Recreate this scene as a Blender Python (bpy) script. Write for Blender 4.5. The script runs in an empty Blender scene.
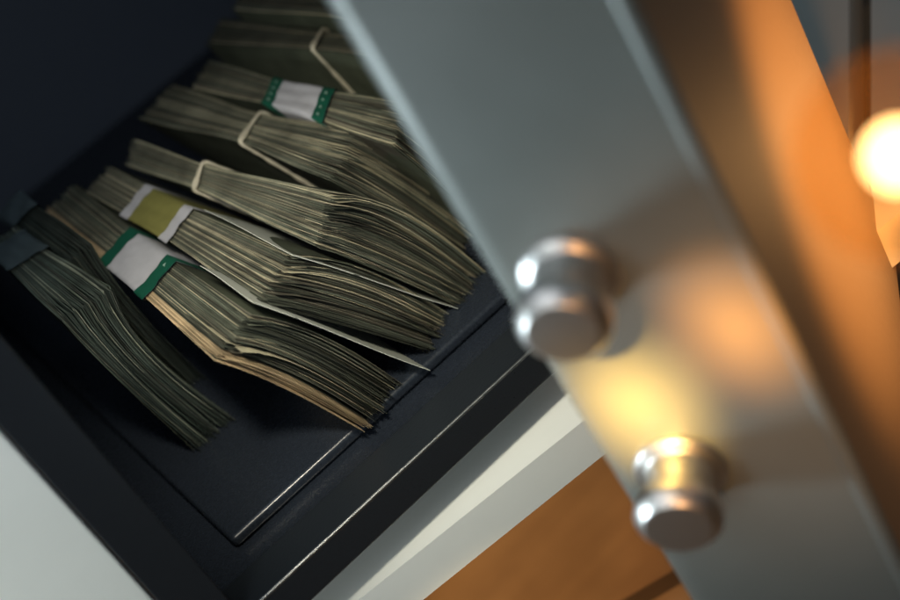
import bpy, bmesh, math, random
import numpy as np
from mathutils import Vector, Matrix

random.seed(7)
rng = np.random.default_rng(11)
scene = bpy.context.scene
COL = scene.collection

# ------------------------------------------------------------------ camera model (fitted to the photograph)
F = 1600.0                                    # focal length in pixels of the 900x600 photograph
ROLL, PITCH, YAW = math.radians(32.5), math.radians(32.75), math.radians(17.19)
CAM = np.array([-0.09483, -0.43567, 0.27058])
fwd = np.array([math.sin(YAW) * math.cos(PITCH), math.cos(YAW) * math.cos(PITCH), -math.sin(PITCH)])
rgt0 = np.array([math.cos(YAW), -math.sin(YAW), 0.0])
up0 = np.cross(rgt0, fwd)
RGT = rgt0 * math.cos(ROLL) - up0 * math.sin(ROLL)
UP = rgt0 * math.sin(ROLL) + up0 * math.cos(ROLL)


def ray(px, py):
    return RGT * ((px - 450) / F) - UP * ((py - 300) / F) + fwd


def at(px, py, x=None, y=None, z=None, depth=None):
    d = ray(px, py)
    if depth is not None:
        t = depth
    elif z is not None:
        t = (z - CAM[2]) / d[2]
    elif y is not None:
        t = (y - CAM[1]) / d[1]
    else:
        t = (x - CAM[0]) / d[0]
    return CAM + t * d


# ------------------------------------------------------------------ helpers
def empty(name, label, cat, loc=(0, 0, 0), group=None):
    o = bpy.data.objects.new(name, None)
    o.empty_display_size = 0.01
    COL.objects.link(o)
    o.location = loc
    o["label"] = label
    o["category"] = cat
    if group:
        o["group"] = group
    return o


def link(name, me, mat, parent=None, smooth=False):
    o = bpy.data.objects.new(name, me)
    COL.objects.link(o)
    if mat is not None and len(me.materials) == 0:
        me.materials.append(mat)
    if smooth:
        for p in me.polygons:
            p.use_smooth = True
    if parent is not None:
        o.parent = parent
        # geometry is written in world coordinates: undo every ancestor's offset
        off = Vector((0, 0, 0))
        a = parent
        while a is not None:
            off += a.location
            a = a.parent
        o.location = -off
    return o


def tag(o, label, cat, group=None):
    o["label"] = label
    o["category"] = cat
    if group:
        o["group"] = group
    return o


def from_bm(name, bm, mat, parent=None, smooth=False):
    bmesh.ops.recalc_face_normals(bm, faces=bm.faces)
    me = bpy.data.meshes.new(name)
    bm.to_mesh(me)
    bm.free()
    return link(name, me, mat, parent, smooth)


def bm_box(bm, x0, x1, y0, y1, z0, z1, bevel=0.0, seg=3):
    r = bmesh.ops.create_cube(bm, size=1)
    for v in r["verts"]:
        v.co = Vector((x0 + (v.co.x + .5) * (x1 - x0), y0 + (v.co.y + .5) * (y1 - y0), z0 + (v.co.z + .5) * (z1 - z0)))
    if bevel > 0:
        es = list({e for v in r["verts"] for e in v.link_edges})
        bmesh.ops.bevel(bm, geom=es, offset=bevel, segments=seg, affect='EDGES', profile=.5)


def bm_prism(bm, pts, z0, z1):
    lo = [bm.verts.new((p[0], p[1], z0)) for p in pts]
    hi = [bm.verts.new((p[0], p[1], z1)) for p in pts]
    n = len(pts)
    bm.faces.new(lo)
    bm.faces.new(hi)
    for i in range(n):
        bm.faces.new((lo[i], lo[(i + 1) % n], hi[(i + 1) % n], hi[i]))


def bm_lathe(bm, prof, origin, axis, n=64):
    axis = Vector(axis).normalized()
    a = axis.orthogonal().normalized()
    b = axis.cross(a)
    rings = []
    for r, h in prof:
        if r < 1e-6:
            rings.append([bm.verts.new(Vector(origin) + axis * h)])
        else:
            rings.append([bm.verts.new(Vector(origin) + axis * h + (a * math.cos(q) + b * math.sin(q)) * r)
                          for q in (2 * math.pi * k / n for k in range(n))])
    for A, B in zip(rings, rings[1:]):
        for k in range(n):
            k2 = (k + 1) % n
            if len(A) == 1 and len(B) == 1:
                continue
            if len(A) == 1:
                bm.faces.new((A[0], B[k], B[k2]))
            elif len(B) == 1:
                bm.faces.new((A[k], A[k2], B[0]))
            else:
                bm.faces.new((A[k], A[k2], B[k2], B[k]))


def bm_tube(bm, path, rad, n=8, closed=True, wob=0.0):
    m = len(path)
    rings = []
    for i, p in enumerate(path):
        p = Vector(p)
        q0 = Vector(path[(i - 1) % m]) if closed or i > 0 else p
        q1 = Vector(path[(i + 1) % m]) if closed or i < m - 1 else p
        t = (q1 - q0).normalized()
        if i == 0:
            a = t.orthogonal().normalized()
        else:
            a = (a - t * a.dot(t)).normalized()
        b = t.cross(a)
        rings.append([bm.verts.new(p + (a * math.cos(2 * math.pi * k / n) + b * math.sin(2 * math.pi * k / n)) * rad * (1 + wob * math.sin(i * .7) * math.sin(i * .23 + 1)))
                      for k in range(n)])
    for i in range(m if closed else m - 1):
        A, B = rings[i], rings[(i + 1) % m]
        for k in range(n):
            bm.faces.new((A[k], A[(k + 1) % n], B[(k + 1) % n], B[k]))


# ------------------------------------------------------------------ materials
def new_mat(name):
    m = bpy.data.materials.new(name)
    m.use_nodes = True
    nt = m.node_tree
    return m, nt, nt.nodes["Principled BSDF"]


def N(nt, kind, **kw):
    n = nt.nodes.new(kind)
    for k, v in kw.items():
        setattr(n, k, v)
    return n


def simple(name, col, rough=.5, metal=0.0, spec=.5, noise=0.0, scale=400, bump=0.0, rough_var=0.0, coat=0.0):
    m, nt, b = new_mat(name)
    b.inputs["Roughness"].default_value = rough
    b.inputs["Metallic"].default_value = metal
    b.inputs["Specular IOR Level"].default_value = spec
    b.inputs["Coat Weight"].default_value = coat
    tc = N(nt, "ShaderNodeTexCoord")
    nz = N(nt, "ShaderNodeTexNoise")
    nz.inputs["Scale"].default_value = scale
    nz.inputs["Detail"].default_value = 6
    nt.links.new(tc.outputs["Object"], nz.inputs["Vector"])
    mx = N(nt, "ShaderNodeMix", data_type='RGBA')
    c = np.array(col)
    mx.inputs["A"].default_value = (*(c * (1 - noise)), 1)
    mx.inputs["B"].default_value = (*np.minimum(c * (1 + noise), 1), 1)
    nt.links.new(nz.outputs["Fac"], mx.inputs["Factor"])
    nt.links.new(mx.outputs["Result"], b.inputs["Base Color"])
    if rough_var:
        mr = N(nt, "ShaderNodeMapRange")
        mr.inputs["To Min"].default_value = max(0, rough - rough_var)
        mr.inputs["To Max"].default_value = rough + rough_var
        nt.links.new(nz.outputs["Fac"], mr.inputs["Value"])
        nt.links.new(mr.outputs["Result"], b.inputs["Roughness"])
    if bump:
        bp = N(nt, "ShaderNodeBump")
        bp.inputs["Strength"].default_value = bump
        bp.inputs["Distance"].default_value = .0003
        nt.links.new(nz.outputs["Fac"], bp.inputs["Height"])
        nt.links.new(bp.outputs["Normal"], b.inputs["Normal"])
    return m


M_NAVY = simple("navy_enamel", (.064, .076, .096), .55, spec=.25, noise=.25, scale=900, bump=.25, rough_var=.08)
M_FRAME = simple("dark_enamel", (.013, .016, .020), .30, spec=.35, noise=.2, scale=1200, bump=.3, rough_var=.06)
M_MAT = simple("floor_enamel", (.015, .019, .027), .27, spec=.5, noise=.25, scale=700, bump=.07, rough_var=.06)
M_DOOR = simple("door_enamel", (.20, .225, .22), .34, metal=.1, spec=.5, noise=.10, scale=45, bump=.12, rough_var=.12)
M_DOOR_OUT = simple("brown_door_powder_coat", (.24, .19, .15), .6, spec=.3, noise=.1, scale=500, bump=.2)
M_CHROME = simple("chrome", (.62, .62, .62), .36, metal=1.0, noise=.02, scale=300, rough_var=.03)
M_GLINT = simple("glint_strip_steel", (.27, .28, .28), .36, metal=1.0, noise=.15, scale=600, rough_var=.1)  # steel of the strip added for the ledge glint
M_WHITE = simple("white_lacquer", (.74, .76, .73), .35, noise=.03, scale=120, bump=.06, rough_var=.05)
M_RUBBER = simple("pale_rubber", (.46, .42, .32), .6, noise=.12, scale=900, bump=.2)
M_SHADE_BASE = simple("lamp_metal", (.3, .25, .2), .35, metal=.8)


def wood_mat():
    m, nt, b = new_mat("brown_wood")
    tc = N(nt, "ShaderNodeTexCoord")
    mp = N(nt, "ShaderNodeMapping")
    mp.inputs["Scale"].default_value = (6, 60, 6)
    nt.links.new(tc.outputs["Object"], mp.inputs["Vector"])
    nz = N(nt, "ShaderNodeTexNoise")
    nz.inputs["Scale"].default_value = 2.0
    nz.inputs["Detail"].default_value = 8
    nt.links.new(mp.outputs["Vector"], nz.inputs["Vector"])
    cr = N(nt, "ShaderNodeValToRGB")
    cr.color_ramp.elements[0].position = .3
    cr.color_ramp.elements[0].color = (.27, .145, .064, 1)
    cr.color_ramp.elements[1].position = .75
    cr.color_ramp.elements[1].color = (.31, .168, .074, 1)
    nt.links.new(nz.outputs["Fac"], cr.inputs["Fac"])
    bk = N(nt, "ShaderNodeTexBrick")
    bk.inputs["Scale"].default_value = 1.0
    bk.inputs["Brick Width"].default_value = .9
    bk.inputs["Row Height"].default_value = .09
    bk.inputs["Mortar Size"].default_value = .004
    bk.inputs["Color1"].default_value = (1, 1, 1, 1)
    bk.inputs["Color2"].default_value = (.88, .88, .88, 1)
    bk.inputs["Mortar"].default_value = (.3, .3, .3, 1)
    rt = N(nt, "ShaderNodeMapping")
    rt.inputs["Rotation"].default_value = (0, 0, math.radians(20))
    rt.inputs["Location"].default_value = (0, .035, 0)
    nt.links.new(tc.outputs["Object"], rt.inputs["Vector"])
    nt.links.new(rt.outputs["Vector"], bk.inputs["Vector"])
    ml = N(nt, "ShaderNodeMix", data_type='RGBA', blend_type='MULTIPLY')
    ml.inputs["Factor"].default_value = 1
    nt.links.new(cr.outputs["Color"], ml.inputs["A"])
    nt.links.new(bk.outputs["Color"], ml.inputs["B"])
    n2 = N(nt, "ShaderNodeTexNoise")
    n2.inputs["Scale"].default_value = 9
    n2.inputs["Detail"].default_value = 4
    nt.links.new(tc.outputs["Object"], n2.inputs["Vector"])
    c2 = N(nt, "ShaderNodeValToRGB")
    c2.color_ramp.elements[0].position = .35
    c2.color_ramp.elements[0].color = (.55, .5, .45, 1)
    c2.color_ramp.elements[1].position = .65
    c2.color_ramp.elements[1].color = (1.1, 1.1, 1.1, 1)
    nt.links.new(n2.outputs["Fac"], c2.inputs["Fac"])
    m3 = N(nt, "ShaderNodeMix", data_type='RGBA', blend_type='MULTIPLY')
    m3.inputs["Factor"].default_value = 1
    nt.links.new(ml.outputs["Result"], m3.inputs["A"])
    nt.links.new(c2.outputs["Color"], m3.inputs["B"])
    nt.links.new(m3.outputs["Result"], b.inputs["Base Color"])
    b.inputs["Roughness"].default_value = .5
    return m


M_WOOD = wood_mat()


def note_mat():
    """Worn banknote paper: every sheet carries its own tone (shade painted into the outer ones), print speckle over it."""
    m, nt, b = new_mat("banknote_paper")
    at_ = N(nt, "ShaderNodeAttribute", attribute_name="tone")
    tc = N(nt, "ShaderNodeTexCoord")
    nz = N(nt, "ShaderNodeTexNoise")
    nz.inputs["Scale"].default_value = 50
    nz.inputs["Detail"].default_value = 7
    nz.inputs["Roughness"].default_value = .65
    nt.links.new(tc.outputs["Object"], nz.inputs["Vector"])
    mr = N(nt, "ShaderNodeMapRange")
    mr.inputs["From Min"].default_value = .32
    mr.inputs["From Max"].default_value = .68
    mr.inputs["To Min"].default_value = .55
    mr.inputs["To Max"].default_value = 1.2
    nt.links.new(nz.outputs["Fac"], mr.inputs["Value"])
    mx = N(nt, "ShaderNodeVectorMath", operation='SCALE')
    nt.links.new(at_.outputs["Color"], mx.inputs[0])
    nt.links.new(mr.outputs["Result"], mx.inputs["Scale"])
    nt.links.new(mx.outputs["Vector"], b.inputs["Base Color"])
    b.inputs["Roughness"].default_value = .75
    b.inputs["Specular IOR Level"].default_value = .25
    bp = N(nt, "ShaderNodeBump")
    bp.inputs["Strength"].default_value = .4
    bp.inputs["Distance"].default_value = .0002
    nt.links.new(nz.outputs["Fac"], bp.inputs["Height"])
    nt.links.new(bp.outputs["Normal"], b.inputs["Normal"])
    return m


M_NOTE = note_mat()
M_BAND = simple("white_band_paper", (.42, .42, .45), .65, noise=.12, scale=260, bump=.25)
M_GREEN = simple("green_band_print", (.005, .075, .045), .55, noise=.2, scale=500, bump=.2)
M_YELLOW = simple("mustard_band_paper", (.20, .19, .055), .6, noise=.14, scale=260, bump=.25)
M_MARK = simple("pale_print", (.22, .34, .28), .6)
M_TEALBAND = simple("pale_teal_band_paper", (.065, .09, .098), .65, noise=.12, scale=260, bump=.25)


def slip_mat():
    m, nt, b = new_mat("white_slip_paper")
    tc = N(nt, "ShaderNodeTexCoord")
    nz = N(nt, "ShaderNodeTexNoise")
    nz.inputs["Scale"].default_value = 130
    nz.inputs["Detail"].default_value = 3
    nt.links.new(tc.outputs["Object"], nz.inputs["Vector"])
    cr = N(nt, "ShaderNodeValToRGB")
    cr.color_ramp.elements[0].position = .325
    cr.color_ramp.elements[0].color = (.06, .07, .06, 1)
    cr.color_ramp.elements[1].position = .35
    cr.color_ramp.elements[1].color = (.47, .49, .43, 1)
    nt.links.new(nz.outputs["Fac"], cr.inputs["Fac"])
    nt.links.new(cr.outputs["Color"], b.inputs["Base Color"])
    b.inputs["Roughness"].default_value = .7
    return m


M_SLIP = slip_mat()

# ------------------------------------------------------------------ banknote bundles
MAT_Z = 0.0


class Stack:
    """A pile of notes standing on their long edges: s runs from the back (0) to the front corner (1),
    t from the top edge (0) to the bottom edge on the tray (1), w through the pile (0 left, 1 right)."""

    def __init__(self, A1, C1, E1, A2, C2, E2, waist=.8, band=.5, bow=(0, 0), seed=0, lift=.0, dy=0.0, wig=1.0):
        self.q = []
        for (a, c, e) in ((A1, C1, E1), (A2, C2, E2)):
            E_ = at(*e, z=MAT_Z + .0004 + lift)
            C_ = at(*c, y=E_[1] + dy)
            A_ = at(*a, z=C_[2])
            self.q.append((A_, C_, E_, A_ + E_ - C_))
        self.waist, self.band, self.bow = waist, band, bow
        r = np.random.default_rng(seed)
        self.ph = r.uniform(0, 6.28, 12)
        self.fr = r.uniform(.7, 1.5, 12)
        self.r = r
        self.wig = wig
        d = self.q[1][1] - self.q[0][1]
        self.th = np.linalg.norm(d)

    def P(self, s, t, w):
        pin = 1 - (1 - self.waist) * math.exp(-((s - self.band) / .28) ** 2)
        w2 = .5 + (w - .5) * pin
        ps = []
        for (A, C, E, D) in self.q:
            ps.append(A * (1 - s) * (1 - t) + C * s * (1 - t) + E * s * t + D * (1 - s) * t)
        wd = ps[1] - ps[0]
        p = ps[0] + wd * w2
        q = (self.q[1][1] - self.q[0][1])
        q = q / np.linalg.norm(q)
        # the pile sags and bows as one, gaps open between clumps of notes
        b0, b1 = self.bow
        p = p + q * (b0 + (b1 - b0) * w) * math.sin(math.pi * min(1, max(0, t)) ** .8) * max(0, s) ** 1.5
        f, a = self.fr, self.ph
        g = (math.sin(w * 9 * f[0] + t * 3.0 * f[1] + a[0]) * .35 + math.sin(w * 17 * f[2] - t * 4 + s * 2 * f[3] + a[1]) * .28
             + math.sin(w * 31 * f[4] + s * 3 + a[2]) * .16)
        edge = 4 * w * (1 - w)
        p = p + q * g * .0011 * edge * (.10 + .80 * t + .25 * abs(s - self.band)) * self.wig
        return p

    def notes_mesh(self, n, tone, name="note_stack", jit=1.0):
        r = self.r
        verts, faces, cols = [], [], []
        nS, nT = 11, 9
        W = np.cumsum(.6 + r.exponential(.4, n))
        W = (W - W[0]) / (W[-1] - W[0])
        long_ = np.linalg.norm(self.q[0][1] - self.q[0][0])
        hgt = np.linalg.norm(self.q[0][1] - self.q[0][2])
        clump = 0
        for k in range(n):
            w = W[k]
            if r.random() < .25:
                clump = r.normal(0, .0010)
            ds = (r.normal(0, .0009) + clump) * jit / long_
            skew = r.normal(0, .0011) * jit / long_
            cr_ = r.normal(0, 1.8) * self.th / n
            fold = r.normal(0, .0010) if r.random() < .35 else 0.0
            dt0 = abs(r.normal(0, .00016)) * jit / hgt
            dt1 = r.normal(0, .0012) * jit / hgt
            half = r.uniform(.30, .52) * self.th / n
            ph = r.uniform(0, 6.28, 4)
            amp = r.uniform(.1, .45) * self.th / n
            curl = r.normal(0, 1.6) * self.th / n
            q = (self.q[1][1] - self.q[0][1])
            q = q / np.linalg.norm(q)
            c = tone(w, r)
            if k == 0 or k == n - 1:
                c = np.array([.07, .08, .055])  # outermost notes painted dark, standing for shaded side faces
            base = len(verts)
            for side in (-1, 1):
                for i in range(nS + 1):
                    for j in range(nT + 1):
                        s = i / nS
                        t = j / nT
                        ss = s + ds + skew * t
                        tt = dt0 + t * (1 - dt0 + min(dt1, .0)) 
                        p = self.P(ss, tt, w)
                        cw = s ** 8 * (1 - t) ** 5
                        p = p + np.array([0, -abs(fold), fold * .8]) * cw
                        wav = amp * (math.sin(s * 5 + ph[0]) + math.sin(t * 6 + ph[1]) * t + .5 * math.sin(s * 13 + ph[2]))
                        wav += curl * (t ** 3) * s + cr_ * cw
                        verts.append(p + q * (wav + side * half * (1 - .35 * t)))
                        cols.append(c)

            def vid(sd, i, j):
                return base + sd * (nS + 1) * (nT + 1) + i * (nT + 1) + j
            for i in range(nS):
                for j in range(nT):
                    faces.append((vid(0, i, j), vid(0, i, j + 1), vid(0, i + 1, j + 1), vid(0, i + 1, j)))
                    faces.append((vid(1, i, j), vid(1, i + 1, j), vid(1, i + 1, j + 1), vid(1, i, j + 1)))
            for i in range(nS):
                faces.append((vid(0, i, 0), vid(0, i + 1, 0), vid(1, i + 1, 0), vid(1, i, 0)))
                faces.append((vid(0, i + 1, nT), vid(0, i, nT), vid(1, i, nT), vid(1, i + 1, nT)))
            for j in range(nT):
                faces.append((vid(0, 0, j + 1), vid(0, 0, j), vid(1, 0, j), vid(1, 0, j + 1)))
                faces.append((vid(0, nS, j), vid(0, nS, j + 1), vid(1, nS, j + 1), vid(1, nS, j)))
        me = bpy.data.meshes.new(name)
        me.from_pydata([tuple(v) for v in verts], [], faces)
        ca = me.color_attributes.new("tone", 'FLOAT_COLOR', 'POINT')
        ca.data.foreach_set("color", np.array([(*c, 1) for c in cols], dtype=np.float32).ravel())
        me.update()
        return me

    def loop(self, s, out, n=14, nt=None):
        """closed loop round the pile at s, pushed out by `out` metres, corners rounded"""
        pts = []
        e = .012
        nt = nt or n
        for k in range(n):
            pts.append((0.0 - e, k / (n - 1)))
        for k in range(1, nt):
            pts.append((k / (nt - 1), 1.0))
        for k in range(1, n):
            pts.append((1.0, 1 - k / (n - 1)))
        for k in range(1, nt - 1):
            pts.append((1 - k / (nt - 1), 0.0))
        P = [self.P(s, t, w) for t, w in pts]
        cen = sum(P) / len(P)
        a = self.P(s, 0, .5) - self.P(s, 1, .5)
        b = self.P(s, .5, 1) - self.P(s, .5, 0)
        ua, ub = a / np.linalg.norm(a), b / np.linalg.norm(b)
        res = []
        for (t, w), p in zip(pts, P):
            o = np.zeros(3)
            if t < .06:
                o = o + ua * out
            if t > .94:
                o = o - ua * min(out, .0002)
            if w < .02:
                o = o - ub * out
            if w > .98:
                o = o + ub * out
            res.append(p + o)
        return res

    def band_mesh(self, s0, s1, out, name, ns=10, wrinkle=.00024):
        rows = [self.loop(s0 + (s1 - s0) * i / ns, out) for i in range(ns + 1)]
        m = len(rows[0])
        ph = self.ph
        verts, faces = [], []
        for i, row in enumerate(rows):
            u = (s0 + (s1 - s0) * i / ns) * 30
            for k, p in enumerate(row):
                up = np.array([0, 0, 1.0])
                verts.append(tuple(p + up * wrinkle * (math.sin(u * .9 + k * .5 + ph[0]) + .6 * math.sin(k * 1.1 - u * .5 + ph[1]))))
        for i in range(ns):
            for k in range(m):
                k2 = (k + 1) % m
                faces.append((i * m + k, (i + 1) * m + k, (i + 1) * m + k2, i * m + k2))
        me = bpy.data.meshes.new(name)
        me.from_pydata(verts, [], faces)
        me.update()
        return me


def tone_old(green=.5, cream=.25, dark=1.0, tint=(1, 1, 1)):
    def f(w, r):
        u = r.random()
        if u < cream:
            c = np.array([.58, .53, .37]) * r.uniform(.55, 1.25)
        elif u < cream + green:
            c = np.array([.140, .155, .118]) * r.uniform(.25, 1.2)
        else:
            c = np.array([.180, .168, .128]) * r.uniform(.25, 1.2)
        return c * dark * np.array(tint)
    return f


def add_band(root, st, s0, s1, body_mat, stripe_mat, stripe_w, name="paper_band", marks=None):
    b = link(name, st.band_mesh(s0, s1, .0006, name), body_mat, root, smooth=True)
    d = (s1 - s0) * stripe_w
    for (u0, u1) in ((s0 - .002, s0 + d), (s1 - d, s1 + .002)):
        link("border_stripe", st.band_mesh(u0, u1, .00085, "border_stripe", ns=3), stripe_mat, b, smooth=True)
    if marks:
        for u, ws in ((s0 + d * .5, marks[0]), (s1 - d * .5, marks[1])):
            if not ws:
                continue
            bm = bmesh.new()
            for w in ws:
                c = st.P(u, 0, w)
                e1 = st.P(u + .012, 0, w) - c
                e2 = st.P(u, 0, w + .02) - c
                e1 = e1 / np.linalg.norm(e1)
                e2 = e2 / np.linalg.norm(e2)
                n_ = st.P(u, 0, w) - st.P(u, 1, w)
                n_ = n_ / np.linalg.norm(n_)
                o = c + n_ * .0019
                h = .00075
                tri = [o - e1 * h - e2 * h, o + e1 * h - e2 * h, o + e1 * 0 + e2 * h]
                lo = [bm.verts.new(p - n_ * .0006) for p in tri]
                hi = [bm.verts.new(p) for p in tri]
                bm.faces.new(hi)
                bm.faces.new(lo[::-1])
                for i in range(3):
                    bm.faces.new((lo[i], lo[(i + 1) % 3], hi[(i + 1) % 3], hi[i]))
            from_bm("print_mark", bm, M_MARK, b)
    return b


def add_rubber(root, st, s, wid=.0010):
    me_bm = bmesh.new()
    for k, off in enumerate((-.5, .5)):
        path = st.loop(s, .0009, n=5, nt=16)
        dirv = st.P(s + .02, 0, .5) - st.P(s, 0, .5)
        dirv = dirv / np.linalg.norm(dirv)
        for _ in range(2):
            path = [v for a_, b_ in zip(path, path[1:] + path[:1]) for v in (a_ * .75 + b_ * .25, a_ * .25 + b_ * .75)]
        path = [p + dirv * (off * wid * 1.1 + .0005 * math.sin(i * .1 + k * 2.2)) for i, p in enumerate(path)]
        bm_tube(me_bm, path, wid * .55, 8, True, .35)
    return from_bm("rubber_band", me_bm, M_RUBBER, root, smooth=True)


GROUP = "bundles of banknotes lined up inside the safe"
CAT = "banknote bundle"


def bundle(label, corners, n, tone, **kw):
    st = Stack(*corners, **kw)
    mid = sum(np.array(q[2]) + np.array(q[3]) for q in st.q) / 4
    root = empty("banknote_bundle", label, CAT, tuple(mid), GROUP)
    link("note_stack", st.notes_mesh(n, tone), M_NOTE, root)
    return root, st


# leftmost bundle, dark green notes drooping on the tray
r1, s1 = bundle("dull green bundle nearest the left wall, front notes sagging towards the tray corner",
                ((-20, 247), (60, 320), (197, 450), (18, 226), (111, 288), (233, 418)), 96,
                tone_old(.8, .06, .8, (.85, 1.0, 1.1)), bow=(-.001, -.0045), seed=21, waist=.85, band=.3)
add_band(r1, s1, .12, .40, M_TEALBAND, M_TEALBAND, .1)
# the dim bundle squeezed behind it
r2, s2 = bundle("dim bundle in shadow squeezed between the drooping green one and the white banded one",
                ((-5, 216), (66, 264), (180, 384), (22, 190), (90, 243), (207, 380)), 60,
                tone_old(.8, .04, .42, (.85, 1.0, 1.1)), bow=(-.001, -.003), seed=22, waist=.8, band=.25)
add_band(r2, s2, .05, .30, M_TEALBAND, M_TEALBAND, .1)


def tone_b3(w, r):
    if w < .2:
        return np.array([.58, .44, .27]) * r.uniform(.5, 1.1)
    return tone_old(.64, .12, .9)(w, r)


r3, s3 = bundle("front bundle with tan outer notes and a white paper band edged in green",
                ((43, 214), (214, 360), (362, 432), (75, 184), (249, 314), (400, 382)), 130,
                tone_b3, bow=(.0015, .0035), seed=23, waist=.86, band=.5)
add_band(r3, s3, .40, .66, M_BAND, M_GREEN, .17, marks=((), (.86,)))
r4, s4 = bundle("thick bundle with a mustard yellow paper band edged in white",
                ((86, 192), (258, 302), (429, 350), (110, 166), (289, 254), (445, 312)), 136,
                tone_old(.55, .19, 1.0), bow=(.0005, .0048), seed=24, waist=.85, band=.45)
add_band(r4, s4, .26, .54, M_YELLOW, M_BAND, .16)
r5, s5 = bundle("fanned bundle held by a pale rubber band, behind the mustard banded one",
                ((126, 166), (314, 245), (457, 306), (134, 138), (331, 194), (480, 269)), 136,
                tone_old(.5, .2, 1.0), bow=(.0005, .0055), seed=25, waist=.68, band=.42)
add_rubber(r5, s5, .42)
r6, s6 = bundle("bundle with splayed corners in a pale rubber band, below the white and green banded one",
                ((140, 119), (331, 181), (462, 262), (172, 84), (358, 129), (472, 205)), 136,
                tone_old(.5, .19, 1.0), bow=(.001, .004), seed=26, waist=.66, band=.52)
add_rubber(r6, s6, .56)
r7, s7 = bundle("bundle whose white band has green edges with small pale marks, partly behind the safe door",
                ((192, 88), (392, 147), (500, 240), (210, 60), (404, 102), (510, 190)), 100,
                tone_old(.5, .17, .95), bow=(.001, .003), seed=27, waist=.66, band=.5)
add_band(r7, s7, .40, .70, M_BAND, M_GREEN, .17, marks=((.14, .38, .62, .86), (.14, .38, .62, .86)))
r8, s8 = bundle("rear bundle with a twisted rubber band crossing its side, beside the safe door",
                ((206, 44), (425, 64), (520, 175), (222, 18), (440, 38), (525, 140)), 50,
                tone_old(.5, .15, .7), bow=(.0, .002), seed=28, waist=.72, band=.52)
add_rubber(r8, s8, .53)
r9, s9 = bundle("rearmost bundle, almost lost in the dark at the top of the safe",
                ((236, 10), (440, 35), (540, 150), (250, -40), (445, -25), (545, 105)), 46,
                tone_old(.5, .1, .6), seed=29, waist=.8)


# two loose white slips tucked between bundles
def slip(label, A, C, E, dy=0.0, ncol=16):
    E_ = at(*E, z=.0006)
    C_ = at(*C, y=E_[1] + dy)
    A_ = at(*A, z=C_[2])
    D_ = A_ + E_ - C_
    nrm = np.cross(C_ - A_, E_ - C_)
    nrm /= np.linalg.norm(nrm)
    bm = bmesh.new()
    g = []
    for sgn in (0, 1):
        rows = []
        for i in range(ncol + 1):
            row = []
            for j in range(9):
                s, t = i / ncol, j / 8
                p = A_ * (1 - s) * (1 - t) + C_ * s * (1 - t) + E_ * s * t + D_ * (1 - s) * t
                p = p + nrm * (.0002 * math.sin(s * 5 + t * 2) + .0003 * math.sin(t * 6) + sgn * .00018)
                row.append(bm.verts.new(p))
            rows.append(row)
        g.append(rows)
    for rows in g:
        for i in range(ncol):
            for j in range(8):
                bm.faces.new((rows[i][j], rows[i + 1][j], rows[i + 1][j + 1], rows[i][j + 1]))
    for i in range(ncol):
        for j in (0, 8):
            bm.faces.new((g[0][i][j], g[0][i + 1][j], g[1][i + 1][j], g[1][i][j]))
    for j in range(8):
        for i in (0, ncol):
            bm.faces.new((g[0][i][j], g[0][i][j + 1], g[1][i][j + 1], g[1][i][j]))
    o = from_bm("paper_slip", bm, M_SLIP, None, smooth=False)
    return tag(o, label, "paper slip", "white slips between the bundles")


slip("white paper slip whose sharp corner pokes out under the mustard banded bundle", (200, 266), (253, 302), (430, 371))
slip("white slip wedged between the mustard banded bundle and the fanned one", (204, 210), (293, 255), (458, 309))

# ------------------------------------------------------------------ the safe
safe = empty("safe", "dark steel safe standing open with its thick grey door swung out", "safe", (0.01, .09, -.0125))
XL, XR = -.0829, .118          # inner side walls
YF, YB = -.081, .27            # front plane, back wall
ZT = .245
bm = bmesh.new()
bm_box(bm, XL - .0135, XL, -.0795, YB, .0005, ZT)                 # left wall
bm_box(bm, XR, XR + .0135, -.0795, YB, .0005, ZT)                 # right wall
bm_box(bm, XL - .0135, XR + .0135, YB + .0002, YB + .012, -.012, ZT + .012)
bm_box(bm, XL - .0135, XR + .0135, -.0795, YB, ZT + .0002, ZT + .012)
from_bm("body", bm, M_NAVY, safe)
bm = bmesh.new()
bm_box(bm, XL - .0135, XR + .0135, -.064, YB, -.012, -.0045)
from_bm("bottom_plate", bm, M_MAT, safe)
bm = bmesh.new()
bm_box(bm, XL - .0140, XL, YF, -.0797, -.0123, ZT + .0118, .0005, 2)          # left post
bm_box(bm, XR, XR + .0140, YF, -.0797, -.0123, ZT + .0118, .0005, 2)          # right post
bm_box(bm, XL, XR, YF, -.065, -.0125, 0.0, .0011, 5)                         # bottom ledge
bm_box(bm, XL, XR, YF, -.068, ZT, ZT + .0118, .0006, 3)
from_bm("front_frame", bm, M_FRAME, safe, smooth=False)
bm = bmesh.new()
bm_tube(bm, [(XL + .0004, -.08045, -.00055), (.02, -.08045, -.00055), (XR - .0004, -.08045, -.00055)], .00060, 12, closed=False)  # added strip that catches light as the ledge's bright edge line
from_bm("edge_glint_strip", bm, M_GLINT, safe, smooth=True)
bm = bmesh.new()
bm_box(bm, -.0705, XR - .012, -.0505, YB - .012, -.0040, 0.0, .0015, 5)
from_bm("floor_panel", bm, M_MAT, safe, smooth=True)
for (fx, fy) in ((-.08, -.055), (.11, -.055), (-.08, .25), (.11, .25)):
    bm = bmesh.new()
    bm_lathe(bm, [(0, 0), (.009, 0), (.009, .0125), (0, .0125)], (fx, fy, -.0252), (0, 0, 1), 24)
    from_bm("foot", bm, M_NAVY, safe)

# door: a thick slab seen on its free edge, two chrome bolts
S2 = math.sqrt(.5)
DB = np.array([S2, S2, 0.0])        # from the free edge towards the hinge
DE = np.array([S2, -S2, 0.0])       # from the inner face to the outer face
B0 = at(570, 275, depth=.33)
B0z = B0[2]


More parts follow.
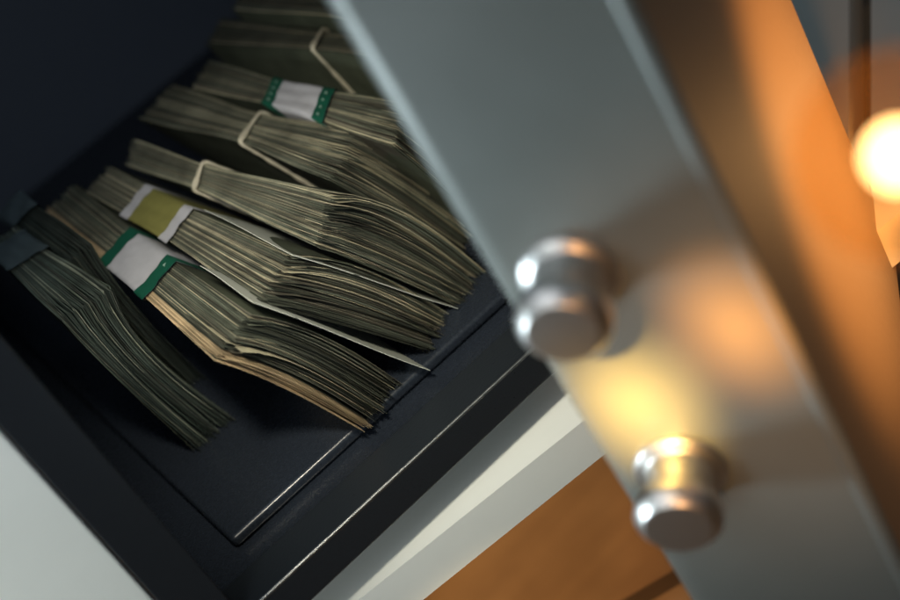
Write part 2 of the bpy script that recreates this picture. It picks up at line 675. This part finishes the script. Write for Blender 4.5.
def dp(e, nn):                      # nn: metres in front of the free edge face
    p = B0 + DE * e - DB * nn
    return (p[0], p[1])


prof = [(-.0165, -.143), (-.0165, -.0042)]
for k in range(7):                                                # rounded chamfer along the inner edge
    a = k / 6 * math.pi / 2
    prof.append((-.0165 + .0058 * (1 - math.cos(a)), -.0042 + .0042 * math.sin(a)))
prof.append((.0338, 0.0))
for k in range(1, 8):                                             # rounded bead along the outer edge
    a = math.pi - k / 8 * math.pi
    prof.append((.0356 + .0022 * math.cos(a), .0019 * math.sin(a)))
prof += [(.0378, 0.0), (.0378, -.143)]
bm = bmesh.new()
bm_prism(bm, [dp(e, n_) for e, n_ in prof], -.0460, .238)
door = from_bm("door", bm, M_DOOR, safe)
for p in door.data.polygons:
    p.use_smooth = False
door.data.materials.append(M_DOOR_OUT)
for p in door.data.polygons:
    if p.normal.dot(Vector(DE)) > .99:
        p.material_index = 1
KB = 1.02
bp = [(0, -.001), (.0104, -.001), (.0106, .0004), (.0104, .0014), (.0096, .0019), (.0079, .0021), (.0076, .0027), (.0076, .0106),
      (.0078, .0110), (.0094, .0113), (.0098, .0118), (.0098, .0152), (.0096, .0158), (.0076, .0180), (.0073, .0182), (.0069, .01825), (0, .01825)]
for bz in (B0z, at(680, 470, depth=.363)[2]):
    bm = bmesh.new()
    o_ = dp(0, 0)
    bm_lathe(bm, [(r_ * KB, h_) for r_, h_ in bp], (o_[0], o_[1], bz), tuple(-DB), 72)
    b_ = from_bm("bolt", bm, M_CHROME, door, smooth=True)

# ------------------------------------------------------------------ white cabinet round the safe, the wooden floor
cab = empty("cabinet", "white lacquered cabinet boards beside and beneath the dark safe", "cabinet", (-.12, .05, -.08))
bm = bmesh.new()
bm_box(bm, -.40, XL - .0146, -.0790, .40, -.14, .5, .0008, 2)
from_bm("side_panel", bm, M_WHITE, cab)
ZB = -.0255
f0, f1 = at(380, 583, z=ZB), at(572, 430, z=ZB)
dirb = (f1 - f0) / np.linalg.norm(f1 - f0)
p0, p1 = f0 - dirb * .046, f1 + dirb * .19
ddir = np.array([-dirb[1], dirb[0], 0])
l0 = at(430, 600, y=f0[1])
ZL = float(at(515, 530, y=(f0 + dirb * .05)[1])[2])
bm = bmesh.new()
cr_, cb_ = at(849, 196, z=ZB), at(849, -190, z=ZB)
crf = f1 + dirb * .035
back = .36
bm_prism(bm, [p0[:2], crf[:2], (crf + ddir * back)[:2], (p0 + ddir * back)[:2]], ZL, ZB)
from_bm("base_board", bm, M_WHITE, cab)
d0, d1 = at(871, 235, z=ZB), at(871, -160, z=ZB)
bm = bmesh.new()
bm_prism(bm, [cr_[:2], cb_[:2], (cr_ - DE * .07)[:2]], ZL, ZB)
from_bm("middle_board", bm, M_WHITE, cab)
bm = bmesh.new()
bm_prism(bm, [d0[:2], (d0 + np.array([.25, -.04, 0]))[:2], (d1 + np.array([.3, 0, 0]))[:2], d1[:2]], ZL, ZB)
from_bm("side_board", bm, M_WHITE, cab)
print("board", f0, f1, ZL)

bm = bmesh.new()
bm_box(bm, -3, 3, -3, 3, -.20, -.14)
fl = from_bm("floor", bm, M_WOOD)
fl["kind"] = "structure"

# ------------------------------------------------------------------ lamp
L0 = at(899, 156, depth=.225)
print("lamp", L0)
lamp = empty("table_lamp", "small lamp glowing warm inside an added amber halo globe in front of the grey door", "lamp", (L0[0], L0[1], -.14))
bm = bmesh.new()
bm_lathe(bm, [(0, 0), (.011, 0), (.011, .004), (.009, .006), (0.005, .007), (0.0, .007)], (L0[0], L0[1], -.1396), (0, 0, 1), 40)
from_bm("base", bm, M_SHADE_BASE, lamp, smooth=True)
bm = bmesh.new()
bm_lathe(bm, [(0, 0), (.004, 0), (.004, L0[2] + .133 - .0138), (0, L0[2] + .133 - .0138)], (L0[0], L0[1], -.133), (0, 0, 1), 20)
from_bm("stem", bm, M_SHADE_BASE, lamp, smooth=True)
m, nt, b = new_mat("lit_bulb")
b.inputs["Base Color"].default_value = (1, .8, .5, 1)
b.inputs["Emission Color"].default_value = (1, .60, .24, 1)
b.inputs["Emission Strength"].default_value = 7
M_BULB = m
bm = bmesh.new()
bm_lathe(bm, [(0, -.0048)] + [(.0048 * math.cos(a), .0048 * math.sin(a)) for a in (math.radians(x) for x in range(-75, 76, 15))] + [(0, .0048)],
         tuple(L0), (0, 0, 1), 32)
from_bm("bulb", bm, M_BULB, lamp, smooth=True)
m = bpy.data.materials.new("amber_halo")
m.use_nodes = True
nt = m.node_tree
nt.nodes.remove(nt.nodes["Principled BSDF"])
tr = N(nt, "ShaderNodeBsdfTranslucent")
tr.inputs["Color"].default_value = (1.0, .36, .06, 1)
tp = N(nt, "ShaderNodeBsdfTransparent")
tp.inputs["Color"].default_value = (1.0, .93, .8, 1)
mx = N(nt, "ShaderNodeMixShader")
mx.inputs["Fac"].default_value = .86
nt.links.new(tr.outputs[0], mx.inputs[1])
nt.links.new(tp.outputs[0], mx.inputs[2])
nt.links.new(mx.outputs[0], nt.nodes["Material Output"].inputs["Surface"])
bm = bmesh.new()
bm_lathe(bm, [(.004, -.0145)] + [(.0150 * math.cos(a), .0150 * math.sin(a)) for a in (math.radians(x) for x in range(-65, 86, 10))] + [(0, .0150)],
         tuple(L0), (0, 0, 1), 48)
from_bm("halo_globe", bm, m, lamp, smooth=True)  # translucent shell added round the bulb as its glow halo
print('e', np.dot(L0 - B0, DE), 'S', np.dot(L0 - B0, DB))


# ------------------------------------------------------------------ light
def look(o, target):
    o.rotation_euler = (Vector(target) - Vector(o.location)).to_track_quat('-Z', 'Y').to_euler()


def area(name, loc, target, size, power, col, sy=None):
    l = bpy.data.lights.new(name, 'AREA')
    l.energy = power
    l.color = col
    l.size = size
    if sy:
        l.shape = 'RECTANGLE'
        l.size_y = sy
    o = bpy.data.objects.new(name, l)
    COL.objects.link(o)
    o.location = loc
    look(o, target)
    return o


def spot(name, loc, target, angle, power, col, rad=.005, blend=1.0):
    l = bpy.data.lights.new(name, 'SPOT')
    l.energy = power
    l.color = col
    l.spot_size = math.radians(angle)
    l.spot_blend = blend
    l.shadow_soft_size = rad
    o = bpy.data.objects.new(name, l)
    COL.objects.link(o)
    o.location = loc
    look(o, target)
    return o


dz = lambda e, z: tuple(np.array([*dp(e, 0), z]))
spot("left_lamp", (-.21, -.098, .055), dz(-.004, .082), 54, 2.2, (.80, .95, 1.0), rad=.032)
area("panel_fill", (-.34, -.36, .14), (-.15, -.08, .04), .10, .13, (.92, 1.0, .98)).data.spread = math.radians(70)  # added fill, only there to brighten the white side panel
area("overhead_softbox", (-.42, -.32, .66), (0, -.15, .05), .62, 1.5, (.95, .98, 1.0))
spot("front_key", (-.05, -.165, .21), (.008, -.036, .030), 58, 2.7, (1.0, .93, .75), rad=.012)
spot("cavity_fill", (-.13, -.60, .36), tuple(at(40, 90, y=.2)), 25, 3.9, (.80, .88, 1.0), rad=.02)
spot("floor_glow", (-.24, -.52, .06), tuple(at(525, 535, z=-.14)), 14, 40.0, (1.0, .73, .40), rad=.01)
spot("warm_spot", (-.22, -.42, .36), tuple(at(637, 406, depth=.352)), 3.7, 105.0, (1.0, .56, .13), rad=.010)  # added pool of light standing in for a lens flare ghost
spot("amber_spot", (-.22, -.42, .36), tuple(at(740, 328, depth=.335)), 3.4, 75.0, (1.0, .34, .055), rad=.010)  # second added pool, for the other flare ghost
l_ = B0 * np.array([1, 1, 0])
area("door_warm_fill", tuple(l_ + DE * .088 + DB * .125 + np.array([0, 0, .012])), tuple(l_ + DE * .038 + DB * .095 + np.array([0, 0, .0])), .03, .06, (1.0, .50, .17))  # added unseen light, warm wash over the door's outer face
spot("ember_spot", tuple(l_ + DE * .22 + DB * .03 + np.array([0, 0, .09])), tuple(l_ + DE * .038 + DB * .095 + np.array([0, 0, .026])), 46, 4.6, (1.0, .39, .085), rad=.012)
area("ceiling_fill", (-.045, -.01, .238), (-.05, .0, 0), .07, .035, (.74, .87, 1.0))  # added fill under the roof to lift interior blacks, no fitting
spot("warm_wash", (-.18, -.50, .20), tuple(at(780, 360, depth=.335)), 20, 3.2, (1.0, .46, .16), rad=.02)

w = bpy.data.worlds.new("World")
scene.world = w
w.use_nodes = True
nt = w.node_tree
bg = nt.nodes["Background"]
tc = N(nt, "ShaderNodeTexCoord")
sp = N(nt, "ShaderNodeSeparateXYZ")
nt.links.new(tc.outputs["Generated"], sp.inputs[0])
cr = N(nt, "ShaderNodeValToRGB")
cr.color_ramp.elements[0].position = 0.0
cr.color_ramp.elements[0].color = (.03, .03, .03, 1)
cr.color_ramp.elements[1].position = 1.0
cr.color_ramp.elements[1].color = (.13, .17, .19, 1)
nt.links.new(sp.outputs["Z"], cr.inputs["Fac"])
nt.links.new(cr.outputs["Color"], bg.inputs["Color"])
bg.inputs["Strength"].default_value = .8

# ------------------------------------------------------------------ camera
cd = bpy.data.cameras.new("camera")
cam = bpy.data.objects.new("camera", cd)
COL.objects.link(cam)
cd.sensor_width = 36
cd.lens = F / 900 * 36
cd.clip_start = .005
cd.clip_end = 50
mw = Matrix(((RGT[0], UP[0], -fwd[0], CAM[0]), (RGT[1], UP[1], -fwd[1], CAM[1]), (RGT[2], UP[2], -fwd[2], CAM[2]), (0, 0, 0, 1)))
cam.matrix_world = mw
cd.dof.use_dof = True
cd.dof.focus_distance = .468
cd.dof.aperture_fstop = 7
scene.camera = cam

scene.render.engine = 'CYCLES'
scene.cycles.use_denoising = True
scene.cycles.max_bounces = 8
scene.view_settings.view_transform = 'Standard'
scene.view_settings.look = 'None'
scene.view_settings.exposure = 0
